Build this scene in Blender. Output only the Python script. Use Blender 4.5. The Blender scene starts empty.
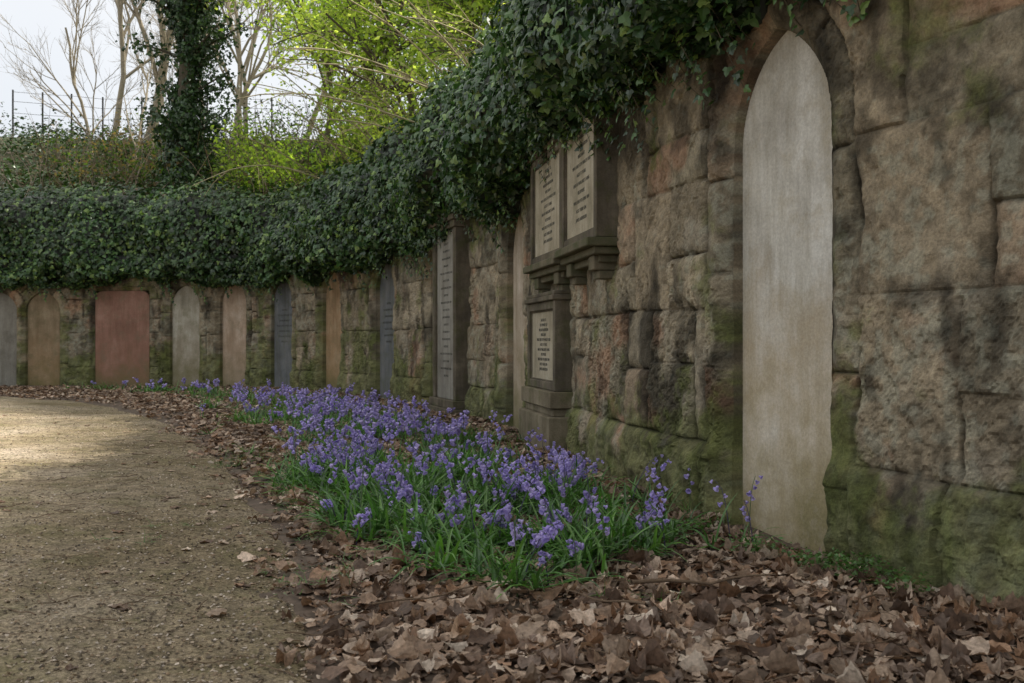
import bpy, math, numpy as np
from mathutils import Vector, Matrix
R = np.random.default_rng(7)
scene = bpy.context.scene
# ------------------------------------------------------------------ utils
_T = {}
def _tab(seed):
    if seed not in _T: _T[seed] = np.random.default_rng(seed+1000).random((256,256))
    return _T[seed]
def vnoise(x, y, seed=0):
    t=_tab(seed); xi=np.floor(x).astype(int); yi=np.floor(y).astype(int)
    fx=x-xi; fy=y-yi; fx=fx*fx*(3-2*fx); fy=fy*fy*(3-2*fy)
    a=t[xi&255,yi&255]; b=t[(xi+1)&255,yi&255]; c=t[xi&255,(yi+1)&255]; d=t[(xi+1)&255,(yi+1)&255]
    return (a*(1-fx)+b*fx)*(1-fy)+(c*(1-fx)+d*fx)*fy
def fbm(x,y,sc,oct=4,seed=0):
    x=np.asarray(x,float); y=np.asarray(y,float)
    r=0; a=1; n=0; f=1.0/sc
    for o in range(oct):
        r=r+a*(vnoise(x*f+o*17.3,y*f+o*5.1,seed+o)-.5); n+=a*.5; a*=.5; f*=2.03
    return r/n     # about -1..1
def sstep(a,b,x):
    t=np.clip((x-a)/(b-a),0,1); return t*t*(3-2*t)
class MB:
    def __init__(s): s.v=[];s.l=[];s.t=[];s.c=[];s.m=[];s.n=0
    def add(s,v,l,t,c,mi=0):
        v=np.asarray(v,float).reshape(-1,3); l=np.asarray(l,int).ravel(); t=np.asarray(t,int).ravel()
        c=np.asarray(c,float)
        if c.ndim==1: c=np.tile(c[:3],(len(v),1))
        s.v.append(v); s.l.append(l+s.n); s.t.append(t); s.c.append(c[:,:3]); s.m.append(np.full(len(t),mi)); s.n+=len(v)
    def build(s,name,mats,smooth=False,parent=None):
        v=np.concatenate(s.v);l=np.concatenate(s.l);t=np.concatenate(s.t);c=np.concatenate(s.c);m=np.concatenate(s.m)
        me=bpy.data.meshes.new(name)
        me.vertices.add(len(v)); me.vertices.foreach_set('co',v.astype(np.float32).ravel())
        me.loops.add(len(l)); me.loops.foreach_set('vertex_index',l.astype(np.int32))
        me.polygons.add(len(t)); me.polygons.foreach_set('loop_start',(np.cumsum(t)-t).astype(np.int32))
        try: me.polygons.foreach_set('loop_total',t.astype(np.int32))
        except Exception: pass
        if not isinstance(mats,(list,tuple)): mats=[mats]
        for a in mats: me.materials.append(a)
        me.polygons.foreach_set('material_index',m.astype(np.int32))
        me.polygons.foreach_set('use_smooth',np.full(len(t),smooth))
        at=me.color_attributes.new('col','FLOAT_COLOR','POINT')
        at.data.foreach_set('color',np.c_[c,np.ones(len(c))].astype(np.float32).ravel())
        me.update(calc_edges=True); me.validate()
        ob=bpy.data.objects.new(name,me); scene.collection.objects.link(ob)
        if parent: ob.parent=parent
        return ob
    def inst(s,T,pos,M,sc,col,mi=0):
        tv,tl,tt=T; tv=np.asarray(tv,float); tl=np.asarray(tl); tt=np.asarray(tt)
        N=len(pos)
        if N==0: return
        sc=np.asarray(sc,float)
        if sc.ndim==1: sc=sc[:,None]*np.ones(3)
        lv=tv[None]*sc[:,None,:]
        V=np.einsum('nij,nkj->nki',M,lv)+pos[:,None,:]
        k=len(tv)
        L=(tl[None]+np.arange(N)[:,None]*k)
        s.add(V.reshape(-1,3),L.ravel(),np.tile(tt,N),np.repeat(col,k,axis=0),mi)
def nrm(a): return a/np.maximum(np.linalg.norm(a,axis=-1,keepdims=True),1e-9)
def frames(ydir,zdir):
    y=nrm(ydir); x=nrm(np.cross(y,zdir)); z=np.cross(x,y)
    return np.stack([x,y,z],axis=-1)
def grid(nu,nv):
    i=np.arange(nu-1)[:,None]*nv+np.arange(nv-1)[None]
    q=np.stack([i,i+nv,i+nv+1,i+1],-1).reshape(-1,4)
    return q.ravel(),np.full(len(q),4)
def tube(mb,pts,rad,col,n=5,mi=0):
    pts=np.asarray(pts,float); k=len(pts); rad=np.broadcast_to(np.asarray(rad,float),(k,))
    tg=nrm(np.gradient(pts,axis=0)); ref=np.array([.31,.17,.93]) if abs(tg[0][2])<.8 else np.array([1,.1,0])
    a=nrm(np.cross(tg,ref)); b=np.cross(tg,a)
    th=np.arange(n)*2*math.pi/n
    V=pts[:,None]+rad[:,None,None]*(np.cos(th)[None,:,None]*a[:,None]+np.sin(th)[None,:,None]*b[:,None])
    i=np.arange(k-1)[:,None]*n; j=np.arange(n)[None]; j2=(j+1)%n
    q=np.stack([i+j,i+j2,i+n+j2,i+n+j],-1).reshape(-1,4)
    mb.add(V.reshape(-1,3),q.ravel(),np.full(len(q),4),col,mi)
# ------------------------------------------------------------------ materials
def mat_new(name):
    m=bpy.data.materials.new(name); m.use_nodes=True; nt=m.node_tree
    b=nt.nodes['Principled BSDF']; return m,nt,b
def N(nt,t,**k):
    n=nt.nodes.new(t)
    for a,v in k.items(): setattr(n,a,v)
    return n
def noise(nt,scale,detail=4,rough=.6,vec=None):
    n=N(nt,'ShaderNodeTexNoise'); n.inputs['Scale'].default_value=scale; n.inputs['Detail'].default_value=detail; n.inputs['Roughness'].default_value=rough
    if vec is not None: nt.links.new(vec,n.inputs['Vector'])
    return n
def ramp(nt,fac,p):
    r=N(nt,'ShaderNodeValToRGB'); e=r.color_ramp.elements
    e[0].position=p[0][0]; e[0].color=(*p[0][1],1); e[1].position=p[-1][0]; e[1].color=(*p[-1][1],1)
    for q in p[1:-1]:
        x=e.new(q[0]); x.color=(*q[1],1)
    nt.links.new(fac,r.inputs[0]); return r
def mixc(nt,a,b,fac,mode='MIX'):
    m=N(nt,'ShaderNodeMix'); m.data_type='RGBA'; m.blend_type=mode
    for s,v in ((6,a),(7,b),(0,fac)):
        if isinstance(v,(int,float)): m.inputs[s].default_value=v
        elif isinstance(v,tuple): m.inputs[s].default_value=(*v,1)
        else: nt.links.new(v,m.inputs[s])
    return m.outputs[2]
def g(v): return (v,v,v)
def leaf_mat(name,rough=.5,trans=.3,spec=.5,tint=(1.3,1.5,.6),nscale=0,bumpy=0):
    m,nt,b=mat_new(name); a=N(nt,'ShaderNodeAttribute'); a.attribute_name='col'
    c=a.outputs['Color']
    if nscale:
        geo=N(nt,'ShaderNodeNewGeometry')
        nz=noise(nt,nscale,2,.6,geo.outputs['Position'])
        r=ramp(nt,nz.outputs['Fac'],[(.3,g(.62)),(.7,g(1.3))])
        c=mixc(nt,c,r.outputs[0],1.0,'MULTIPLY')
    nt.links.new(c,b.inputs['Base Color'])
    b.inputs['Roughness'].default_value=rough; b.inputs['Specular IOR Level'].default_value=spec
    if trans>0:
        t=N(nt,'ShaderNodeBsdfTranslucent'); mx=N(nt,'ShaderNodeMixShader'); mx.inputs[0].default_value=trans
        cc=mixc(nt,c,tint,1.0,'MULTIPLY'); nt.links.new(cc,t.inputs['Color'])
        nt.links.new(b.outputs[0],mx.inputs[1]); nt.links.new(t.outputs[0],mx.inputs[2])
        nt.links.new(mx.outputs[0],nt.nodes['Material Output'].inputs['Surface'])
    return m
def stone_mat(name,cols=None,rough=.9,bump=.5,scale=1.0,streak=False,low=None,blotch=None):
    m,nt,b=mat_new(name); geo=N(nt,'ShaderNodeNewGeometry'); P=geo.outputs['Position']
    if cols is None:
        a=N(nt,'ShaderNodeAttribute'); a.attribute_name='col'; c=a.outputs['Color']
    else:
        n1=noise(nt,2.2*scale,5,.65,P); c=ramp(nt,n1.outputs['Fac'],[(.3,cols[0]),(.52,cols[1]),(.72,cols[2])]).outputs[0]
        if streak:
            mp=N(nt,'ShaderNodeMapping'); mp.inputs['Scale'].default_value=(6,6,.7); nt.links.new(P,mp.inputs['Vector'])
            ns=noise(nt,1.0,5,.7,mp.outputs[0]); rs=ramp(nt,ns.outputs['Fac'],[(.35,(.62,.59,.52)),(.6,g(1.05))])
            c=mixc(nt,c,rs.outputs[0],.75,'MULTIPLY')
        if low is not None:
            sx=N(nt,'ShaderNodeSeparateXYZ'); nt.links.new(P,sx.inputs[0])
            ad=N(nt,'ShaderNodeMath',operation='MULTIPLY_ADD'); nt.links.new(n1.outputs['Fac'],ad.inputs[0]); ad.inputs[1].default_value=2.2; nt.links.new(sx.outputs['Z'],ad.inputs[2])
            mr=N(nt,'ShaderNodeMapRange'); nt.links.new(ad.outputs[0],mr.inputs[0]); mr.inputs[1].default_value=1.1; mr.inputs[2].default_value=2.6; mr.inputs[3].default_value=.9; mr.inputs[4].default_value=0
            c=mixc(nt,c,low,mr.outputs[0])
            mg=N(nt,'ShaderNodeMapRange'); nt.links.new(ad.outputs[0],mg.inputs[0]); mg.inputs[1].default_value=.95; mg.inputs[2].default_value=1.85; mg.inputs[3].default_value=.7; mg.inputs[4].default_value=0
            c=mixc(nt,c,(.13,.135,.05),mg.outputs[0])
        if blotch is not None:
            nb=noise(nt,4.0,5,.78,P); rb=ramp(nt,nb.outputs['Fac'],[(.5,g(0)),(.66,g(.6))]); c=mixc(nt,c,blotch,rb.outputs[0])
    n2=noise(nt,60*scale,4,.75,P); r2=ramp(nt,n2.outputs['Fac'],[(.3,g(.55)),(.7,g(1.32))])
    c=mixc(nt,c,r2.outputs[0],.85 if cols is None else .45,'MULTIPLY')
    nt.links.new(c,b.inputs['Base Color']); b.inputs['Roughness'].default_value=rough; b.inputs['Specular IOR Level'].default_value=.25
    bu=N(nt,'ShaderNodeBump'); bu.inputs['Strength'].default_value=bump; bu.inputs['Distance'].default_value=.012
    nt.links.new(n2.outputs['Fac'],bu.inputs['Height']); nt.links.new(bu.outputs[0],b.inputs['Normal'])
    return m
M_wall=stone_mat('sandstone_blocks',bump=.8)
M_bark=stone_mat('bark',None,.95,.8,.6)
M_ivy=leaf_mat('ivy_leaf',.38,.15,.55,(1.2,1.5,.6))
M_green=leaf_mat('spring_leaf',.5,.62,.4,(2.1,2.1,.8))
M_litter=leaf_mat('dead_leaf',.65,.15,.35,(1.3,1,.7),60)
M_bell=leaf_mat('bluebell_petal',.5,.3,.3,(1.1,1.0,1.2))
M_blade=leaf_mat('bluebell_blade',.38,.3,.55,(1.2,1.6,.5))
# ------------------------------------------------------------------ wall curve
CP=np.array([(4.3,-4),(3.45,0.4),(2.75,2.5),(2.13,4.05),(1.63,5.2),(1.27,6.1),(0.83,7.9),(0.5,10.0),(-.1,12.7),(-1.15,16.0),(-2.4,18.7),(-3.8,21.0),(-5.25,22.7),(-6.6,23.7),(-8.0,24.3),(-9.7,24.7),(-11.6,24.8),(-13.5,24.6),(-17,23.6),(-21,21),(-24,17),(-26,12)])
def catmull(P,n=60):
    P=np.vstack([2*P[0]-P[1],P,2*P[-1]-P[-2]]); out=[]
    t=np.linspace(0,1,n,endpoint=False)[:,None]
    for i in range(1,len(P)-2):
        a,b,c,d=P[i-1],P[i],P[i+1],P[i+2]
        out.append(.5*((2*b)+(-a+c)*t+(2*a-5*b+4*c-d)*t*t+(-a+3*b-3*c+d)*t**3))
    out.append(P[-2][None]); return np.concatenate(out)
C=catmull(CP); 
k=np.ones(61)/61
Cs=C.copy()
for j in (0,1):
    pad=np.r_[2*C[0,j]-C[30:0:-1,j],C[:,j],2*C[-1,j]-C[-2:-32:-1,j]]; Cs[:,j]=np.convolve(pad,k,'valid')
C=Cs
S=np.r_[0,np.cumsum(np.linalg.norm(np.diff(C,axis=0),axis=1))]
TG=nrm(np.gradient(C,S,axis=0))
def cur(s):
    s=np.asarray(s,float)
    p=np.stack([np.interp(s,S,C[:,0]),np.interp(s,S,C[:,1])],-1)
    t=nrm(np.stack([np.interp(s,S,TG[:,0]),np.interp(s,S,TG[:,1])],-1))
    n=np.stack([-t[...,1],t[...,0]],-1)   # towards the path
    return p,t,n
def s_at_px(px):   # arc position where the wall crosses a bearing (planning only)
    sel=(C[:,1]>3)&(C[:,0]>-20)
    return float(S[sel][np.argmin(abs(C[sel,0]/C[sel,1]-(px-512)/1000))])
def s_at_y(y): return float(np.interp(y,C[:700,1],S[:700]))
# ------------------------------------------------------------------ niches  (s, halfwidth, spring, c)
niches=[]
for px,w,spr,c,kind in [(766,.46,2.24,.22,'pale'),(511,.5,2.12,.2,'pinkgrey'),(436,.5,2.05,.2,'dark'),(381,.48,2.02,.18,'slate'),(329,.46,2.0,.15,'buff'),(279,.42,2.0,.12,'slate'),(231,.42,1.98,.12,'pink'),(183,.42,1.95,.12,'pale2'),(121,.72,2.5,.0,'red'),(41,.42,1.85,.06,'brown'),(-2,.42,1.85,.06,'grey'),(-70,.42,1.85,.06,'buff')]:
    niches.append((s_at_px(px),w,spr,c,kind))
def nsd(s,z,n):
    s0,w,spr,c,kd=n; ds=np.abs(s-s0)
    if kd=='red': return np.maximum(ds-w,z-2.36)
    return np.where(z<spr,ds-w,np.hypot(ds+c,np.maximum(z-spr,0))-(w+c))
# ------------------------------------------------------------------ wall mesh
def build_wall():
    sA=s_at_y(3.3); sB=s_at_y(8.6); sC=s_at_y(13.2); sD=s_at_px(-80); sE=S[-1]
    ss=np.concatenate([np.arange(0,sA,.12),np.arange(sA,sB,.0115),np.arange(sB,sC,.02),np.arange(sC,sD,.035),np.arange(sD,sE,.15)])
    zz=np.arange(-.25,3.35,.014)
    s,z=np.meshgrid(ss,zz,indexing='ij'); st=np.gradient(ss)[:,None]*np.ones_like(z)
    step=np.maximum(st,.014)
    for n in niches:
        sd=nsd(s,z,n); e=1e-3
        gs=(nsd(s+e,z,n)-nsd(s-e,z,n))/(2*e); gz=(nsd(s,z+e,n)-nsd(s,z-e,n))/(2*e)
        m=(abs(sd)<.55*step)&(z>-.2)
        s=np.where(m,s-sd*gs,s); z=np.where(m,z-sd*gz,z)
    rr=np.random.default_rng(23)
    hs=np.array([-.4,.47,1.32,2.14,2.88,3.7])
    wz=z+.030*fbm(s,z,.8,5,3); ws=s+.032*fbm(s,z,.6,5,9)
    ci=np.clip(np.searchsorted(hs,wz)-1,0,len(hs)-2)
    dj=np.minimum(wz-hs[ci],hs[ci+1]-wz); bid=np.zeros_like(ci)
    for c in range(len(hs)-1):
        b=[rr.random()*-.8]
        while b[-1]<sE+2: b.append(b[-1]+rr.choice([rr.uniform(.45,.7),rr.uniform(.75,1.15)]))
        b=np.array(b); sp=rr.random(len(b)); so=rr.uniform(.4,.62,len(b)); m=ci==c; i=np.clip(np.searchsorted(b,ws[m])-1,0,len(b)-2)
        d1=np.minimum(dj[m],np.minimum(ws[m]-b[i],b[i+1]-ws[m]))
        mid=hs[c]+(hs[c+1]-hs[c])*so[i]; issp=(sp[i]<.5)&(c>0); d1=np.where(issp,np.minimum(d1,abs(wz[m]-mid)),d1)
        dj[m]=d1; bid[m]=c*97+i*7+11+np.where(issp&(wz[m]>mid),3001,0)
    sdm=np.full_like(s,9.); 
    for k_,n in enumerate(niches):
        sd=nsd(s,z,n); sdm=np.minimum(sdm,sd)
        s0,w,spr,c,kd=n
        ringw=.24
        m=(sd>0)&(sd<ringw)&(kd!='red')
        ang=np.arctan2(np.maximum(z-spr,0),np.abs(s-s0)+c)
        side=(s>s0).astype(int)
        arc=np.where(z<spr,z-spr,ang*(w+c))
        q=.58
        seg=np.floor((arc+10)/q).astype(int); fr=(arc+10)/q-seg
        d2=np.minimum(np.minimum(fr,1-fr)*q,np.abs(sd-ringw))
        dj=np.where(m,d2,dj); bid=np.where(m,5000+k_*131+seg*5+side*57,bid)
        m2=(sd>=ringw)&(sd<ringw+.03)&(kd!='red'); dj=np.where(m2,np.minimum(dj,sd-ringw),dj)
    h=np.random.default_rng(5).random((9000,4)); hb=h[bid%9000]
    jw=.3+1.15*sstep(-.35,.45,fbm(s,z,.3,4,17))
    rnd=fbm(s,z,.06,3,19)
    d=(hb[...,0]-.5)*.032
    d+= jw*(-.020*np.exp(-(dj/(.009+.005*rnd))**2) -.018*np.exp(-(dj/(.036+.024*rnd))**2))
    d+= .017*fbm(s,z,.35,3,31)+.015*fbm(s,z,.09,4,41)+.005*fbm(s,z,.035,2,45)
    pockm=sstep(.45,.6,hb[...,1]+.5*fbm(s,z,.5,3,74))
    pk=vnoise(s/.026+2*fbm(s,z,.2,2,76),z/.032,77)*(.5+vnoise(s/.013,z/.013,78))
    d-= pockm*(.006+.014*hb[...,3])*sstep(.35,.85,pk)
    er=sstep(.1,.55,fbm(s,z,.45,5,91)); d-=er*.03*(1+.7*fbm(s,z,.05,3,95))
    crev=np.exp(-(fbm(s,z*1.6,.5,4,97)/.018)**2)*sstep(.15,.5,fbm(s,z,1.1,2,98)); d-=.011*crev
    d+= .05*sstep(.55,.35,z+.1*fbm(s,z,.4,3,55))*(1+.6*fbm(s,z,.15,4,56))*(sdm>.0)
    ch=np.clip(1-sdm/.085,0,1); d=d*(1-.7*ch)-.075*ch*(sdm>=-.001)
    d=np.where(sdm<-.002,-.24,d)
    p,t,n=cur(s)
    V=np.stack([p[...,0]+n[...,0]*d,p[...,1]+n[...,1]*d,z],-1)
    pal=np.array([(.26,.215,.145),(.23,.20,.14),(.275,.235,.165),(.31,.255,.175),(.24,.205,.145),(.29,.225,.155),(.255,.215,.15),(.32,.27,.19)])
    col=pal[(hb[...,2]*7.99).astype(int)]*(.86+.28*hb[...,3])[...,None]
    f1=fbm(s,z,.5,5,61); f2=fbm(s,z,.11,5,71); f3=fbm(s*1.0,z*.35,.22,5,81); f4=fbm(s,z,.035,3,75)
    col=col*(1+.3*f1+.42*f2+.36*f4)[...,None]
    red=sstep(.12,.55,fbm(s,z,.4,6,101)+(hb[...,3]-.66)*.9); col=col*(1-red[...,None]*.55)+red[...,None]*.55*np.array([.36,.19,.115])*(1+.45*f2)[...,None]
    pale=sstep(.15,.6,fbm(s,z,.3,6,111)); col=col*(1-pale[...,None]*.4)+pale[...,None]*.4*np.array([.42,.38,.30])
    lich=sstep(.2,.45,fbm(s,z,.06,5,115)+.5*fbm(s,z,.8,2,116)); col=col*(1-lich[...,None]*.4)+lich[...,None]*.4*np.array([.36,.37,.29])
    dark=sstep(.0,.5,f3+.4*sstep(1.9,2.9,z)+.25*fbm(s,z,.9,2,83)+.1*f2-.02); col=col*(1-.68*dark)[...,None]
    dk2=sstep(.08,.48,fbm(s,z,.19,6,86)); col=col*(1-.52*dk2)[...,None]
    far=sstep(9,20,p[...,1])
    mossm=sstep(.0,.5,fbm(s,z,.3,6,121)+ .9*sstep(1.0,.0,z)-.28 + .55*np.exp(-((sdm-.1)/.25)**2)*sstep(1.9,.3,z) + .28*far+.3*sstep(2.0,2.8,z)+.2*fbm(s,z,1.5,2,125)+.2*f4)
    col=col*(1-mossm[...,None]*.68)+mossm[...,None]*.68*(np.array([.10,.12,.03])*(1+.8*f2+.4*f4)[...,None])
    joint=np.exp(-(dj/.010)**2)*jw; col=col*(1-.45*np.clip(joint,0,1.3))[...,None]
    col=np.clip(col,.012,.8)
    l,tt=grid(len(ss),len(zz)); l=l.reshape(-1,4)[:,::-1].ravel()
    mb=MB(); mb.add(V,l,tt,col.reshape(-1,3))
    pe,te,ne=cur(ss[::4]); K=len(pe)
    a=np.c_[pe+ne*-.0,np.full(K,3.33)]; b=np.c_[pe-ne*.6,np.full(K,3.33)]; c=np.c_[pe-ne*.6,np.full(K,-.2)]
    vv=np.stack([a,b,c],1); l,tt=grid(K,3); mb.add(vv,l,tt,np.array([.12,.11,.08]))
    return mb.build('sandstone_wall',M_wall)
build_wall()
# ------------------------------------------------------------------ slabs
slabm={'pale':stone_mat('pale_slab_stone',[(.42,.40,.36),(.60,.585,.54),(.72,.71,.67)],.85,.2,1,True,(.50,.38,.22),(.42,.37,.28)),
 'pinkgrey':stone_mat('pinkish_slab_stone',[(.34,.28,.21),(.48,.41,.33),(.55,.49,.41)],.85,.25,1,True,(.3,.24,.15),(.3,.26,.18)),
 'dark':stone_mat('dark_slab_stone',[(.06,.06,.06),(.10,.10,.095),(.14,.135,.12)],.85,.3,1,True),
 'slate':stone_mat('slate_slab_stone',[(.11,.12,.13),(.16,.17,.18),(.20,.20,.20)],.8,.25,1,True,None,(.12,.13,.09)),
 'buff':stone_mat('buff_slab_stone',[(.27,.18,.10),(.40,.27,.16),(.44,.34,.22)],.85,.3,1,True,(.3,.2,.1),(.22,.18,.10)),
 'pink':stone_mat('pink_slab_stone',[(.33,.24,.17),(.48,.37,.28),(.55,.46,.38)],.85,.3,1,True,(.34,.25,.17),(.26,.22,.15)),
 'pale2':stone_mat('weathered_slab_stone',[(.30,.28,.22),(.44,.41,.34),(.50,.48,.41)],.85,.3,1,True,(.25,.2,.13),(.22,.21,.13)),
 'red':stone_mat('red_sandstone',[(.19,.11,.085),(.30,.165,.125),(.36,.22,.17)],.85,.35,1,True,(.26,.14,.09),(.20,.15,.10)),
 'brown':stone_mat('brown_slab_stone',[(.18,.14,.09),(.28,.215,.14),(.33,.27,.18)],.85,.3,1,True,(.30,.19,.10),(.14,.13,.07)),
 'grey':stone_mat('grey_slab_stone',[(.17,.16,.14),(.25,.24,.21),(.3,.29,.26)],.85,.3,1,True)}
M_letter=stone_mat('inscription_lead',[(.05,.05,.045),(.07,.07,.06),(.10,.09,.08)],.8,.1)
def frame_empty(name,s,z=0,off=0):
    p,t,n=cur(s); e=bpy.data.objects.new(name,None); scene.collection.objects.link(e)
    M=Matrix(((-t[0],-n[0],0,p[0]+n[0]*off),(-t[1],-n[1],0,p[1]+n[1]*off),(0,0,1,z),(0,0,0,1)))
    e.matrix_world=M; return e
def text_lines(parent,lines,x,ztop,y,size,dz,k=.93):
    for i,tx in enumerate(lines):
        if not tx: continue
        cu=bpy.data.curves.new('inscription','FONT'); cu.body=tx; cu.size=size; cu.align_x='CENTER'; cu.extrude=.0008; cu.space_character=1.1
        cu.materials.append(M_letter)
        o=bpy.data.objects.new('inscription',cu); scene.collection.objects.link(o); o.parent=parent
        o.location=(x,y,ztop-i*dz); o.rotation_euler=(math.pi/2,0,0)
def slab(nm,n,thick=.06,inset=.006):
    s0,w,spr,c,kd=n; w-=inset
    pts=[(-w,-.15)]
    if kd=='red': pts+=[(-w,2.16),(-w+.02,2.26),(-w+.1,2.33),(-w+.2,2.35),(w-.2,2.35),(w-.1,2.33),(w-.02,2.26),(w,2.16)]
    else:
        for a in np.linspace(0,1,14):
            A=math.acos(c/(w+c))*a; pts.append((-( (w+c)*math.cos(A)-c),spr+(w+c)*math.sin(A)))
        pts+= [(-x,z) for x,z in pts[-2:0:-1]]
    pts.append((w,-.15))
    mb=MB(); K=len(pts); f=np.array([(x,0,z) for x,z in pts]); b=f+[0,thick,0]
    L=list(range(K)); T=[K]
    for i in range(K): j=(i+1)%K; L+=[i,i+K,j+K,j]; T.append(4)
    mb.add(np.vstack([f,b]),L,T,np.array([.3,.3,.3]))
    e=frame_empty(nm,s0,0,-.15 if kd!='red' else -.06)
    o=mb.build('slab',slabm[kd],parent=e); 
    return e
for n in niches:
    e=slab('arched_memorial_slab' if n[4]!='red' else 'red_sandstone_memorial_slab',n)
    if n[4] in('slate','dark'): text_lines(e,['SACRED','TO THE MEMORY OF','JOHN MURRAY','WHO DIED 4 MAY 1841','AGED 62 YEARS','ALSO HIS SPOUSE','ANN HALL'],0,1.8,-.002,.055,.12)
# ------------------------------------------------------------------ built monuments
def box(mb,x0,x1,y0,y1,z0,z1,col=(.3,.3,.3),mi=0,b=.008):
    rings=[]
    for z,i in ((z0,b),(z0+b,0),(z1-b,0),(z1,b)):
        rings.append([(x0+b+i,y0+i,z),(x1-b-i,y0+i,z),(x1-i,y0+b+i,z),(x1-i,y1,z),(x0+i,y1,z),(x0+i,y0+b+i,z)])
    V=np.array(rings).reshape(-1,3); L=[];T=[]
    for r in range(3):
        for i in range(6):
            j=(i+1)%6; L+=[r*6+i,r*6+j,r*6+6+j,r*6+6+i]; T.append(4)
    L+=[5,4,3,2,1,0]; T.append(6); L+=[18,19,20,21,22,23]; T.append(6)
    mb.add(V,L,T,np.array(col),mi)
M_mon=stone_mat('monument_sandstone',[(.08,.07,.055),(.14,.12,.09),(.22,.185,.14)],.9,.7,1.3,True,None,(.08,.09,.03))
M_mon2=stone_mat('monument_buff_sandstone',[(.13,.11,.075),(.21,.18,.125),(.29,.25,.18)],.9,.7,1.3,True,None,(.09,.10,.035))
M_ledge=stone_mat('mossy_ledge_stone',[(.06,.075,.025),(.12,.11,.07),(.19,.16,.11)],.9,.7,1.6,False)
M_tab=stone_mat('tablet_stone',[(.26,.23,.165),(.39,.35,.265),(.46,.42,.34)],.85,.2,1.2,True,None,(.22,.20,.13))
TXT=['SACRED TO','THE MEMORY OF','WILLIAM ANDERSON','MERCHANT','WHO DIED 12TH MARCH 1838','AGED 71 YEARS','AND OF MARGARET LAING','HIS SPOUSE','WHO DIED 9TH JUNE 1844','ALSO THEIR SON','JAMES ANDERSON']
def tablet(name,s,w,z0,z1,depth,text=True,tsz=.05,f=.065):
    e=frame_empty(name,s,0,0)
    mb=MB(); D=-depth
    box(mb,-w/2+f,w/2-f,D+.035,.06,z0+f,z1-f,mi=1)
    box(mb,-w/2,-w/2+f,D,.06,z0,z1); box(mb,w/2-f,w/2,D,.06,z0,z1)
    box(mb,-w/2+f,w/2-f,D+.003,.06,z1-f,z1-.002); box(mb,-w/2+f,w/2-f,D+.003,.06,z0+.002,z0+f)
    a=.014
    box(mb,-w/2+f,-w/2+f+a,D+.018,.05,z0+f,z1-f); box(mb,w/2-f-a,w/2-f,D+.018,.05,z0+f,z1-f)
    box(mb,-w/2+f+a,w/2-f-a,D+.019,.05,z1-f-a,z1-f); box(mb,-w/2+f+a,w/2-f-a,D+.019,.05,z0+f,z0+f+a)
    box(mb,-w/2-.03,w/2+.03,D-.03,.05,z1,z1+.05); box(mb,-w/2-.012,w/2+.012,D-.012,.05,z1+.05,z1+.09)
    mb.build('frame',[M_mon,M_tab],parent=e)
    if text: text_lines(e,TXT,0,z1-f-.11,D+.034,tsz,(z1-z0-2*f-.16)/11)
    return e
def ledge(e,w,zt,pr):
    mb=MB()
    box(mb,-w/2-.04,w/2+.04,-pr,.05,zt-.07,zt-.001); box(mb,-w/2,w/2,-pr*.72,.05,zt-.13,zt-.071); box(mb,-w/2+.08,w/2-.08,-pr*.45,.05,zt-.19,zt-.131)
    for x in (-w*.33,w*.33):
        box(mb,x-.09,x+.09,-pr*.6,.05,zt-.25,zt-.131); box(mb,x-.075,x+.075,-pr*.4,.05,zt-.32,zt-.251)
    mb.build('ledge',M_ledge,parent=e)
def snear(px,w): return s_at_px(px)+w/2
e=tablet('wall_memorial_tablet',snear(616,1.32),1.32,1.93,3.12,.16,tsz=.045,f=.085); ledge(e,1.3,1.93,.24)
e=tablet('wall_memorial_tablet',snear(575,1.45),1.45,1.90,3.02,.14,tsz=.045,f=.085); ledge(e,1.4,1.90,.22)
e=tablet('standing_memorial_tablet',snear(571,1.3),1.3,.62,1.50,.17,tsz=.042,f=.085)
mb=MB(); box(mb,-.70,.70,-.23,.05,.46,.619); box(mb,-.66,.66,-.19,.05,.38,.459);  box(mb,-.74,.74,-.25,.05,-.15,.38); mb.build('plinth',M_mon2,parent=e)
def tall():
    w=1.3; e=frame_empty('pilastered_memorial_monument',snear(468,w),0,0); mb=MB(); D=-.2
    box(mb,-w/2-.08,w/2+.08,D-.10,.05,-.15,.12); box(mb,-w/2-.04,w/2+.04,D-.05,.05,.12,.24)
    box(mb,-w/2,-w/2+.13,D,.05,.24,2.76); box(mb,w/2-.13,w/2,D,.05,.24,2.76)
    for x in(-w/2+.065,w/2-.065): box(mb,x-.035,x+.035,D-.012,D+.02,.45,2.6)
    box(mb,-w/2+.13,w/2-.13,D+.04,.05,.24,2.76,mi=1)
    box(mb,-w/2-.03,w/2+.03,D-.03,.05,2.76,2.86); box(mb,-w/2-.06,w/2+.06,D-.06,.05,2.86,2.94)
    K=14; th=np.linspace(0,math.pi,K); xs=-np.cos(th)*(w/2+.02); zs=2.94+np.sin(th)*.28
    f=np.c_[xs,np.full(K,D-.02),zs]; b=np.c_[xs,np.full(K,.05),zs]; L=list(range(K))[::1]; T=[K]
    for i in range(K-1): L+=[i,i+K,i+K+1,i+1]; T.append(4)
    mb.add(np.vstack([f,b]),L,T,np.array([.3,.3,.3]))
    mb.build('frame_and_tablet',[M_mon,slabm['grey']],parent=e)
    text_lines(e,(TXT+TXT)[:19],0,2.55,D+.039,.045,.11)
tall()
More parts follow.
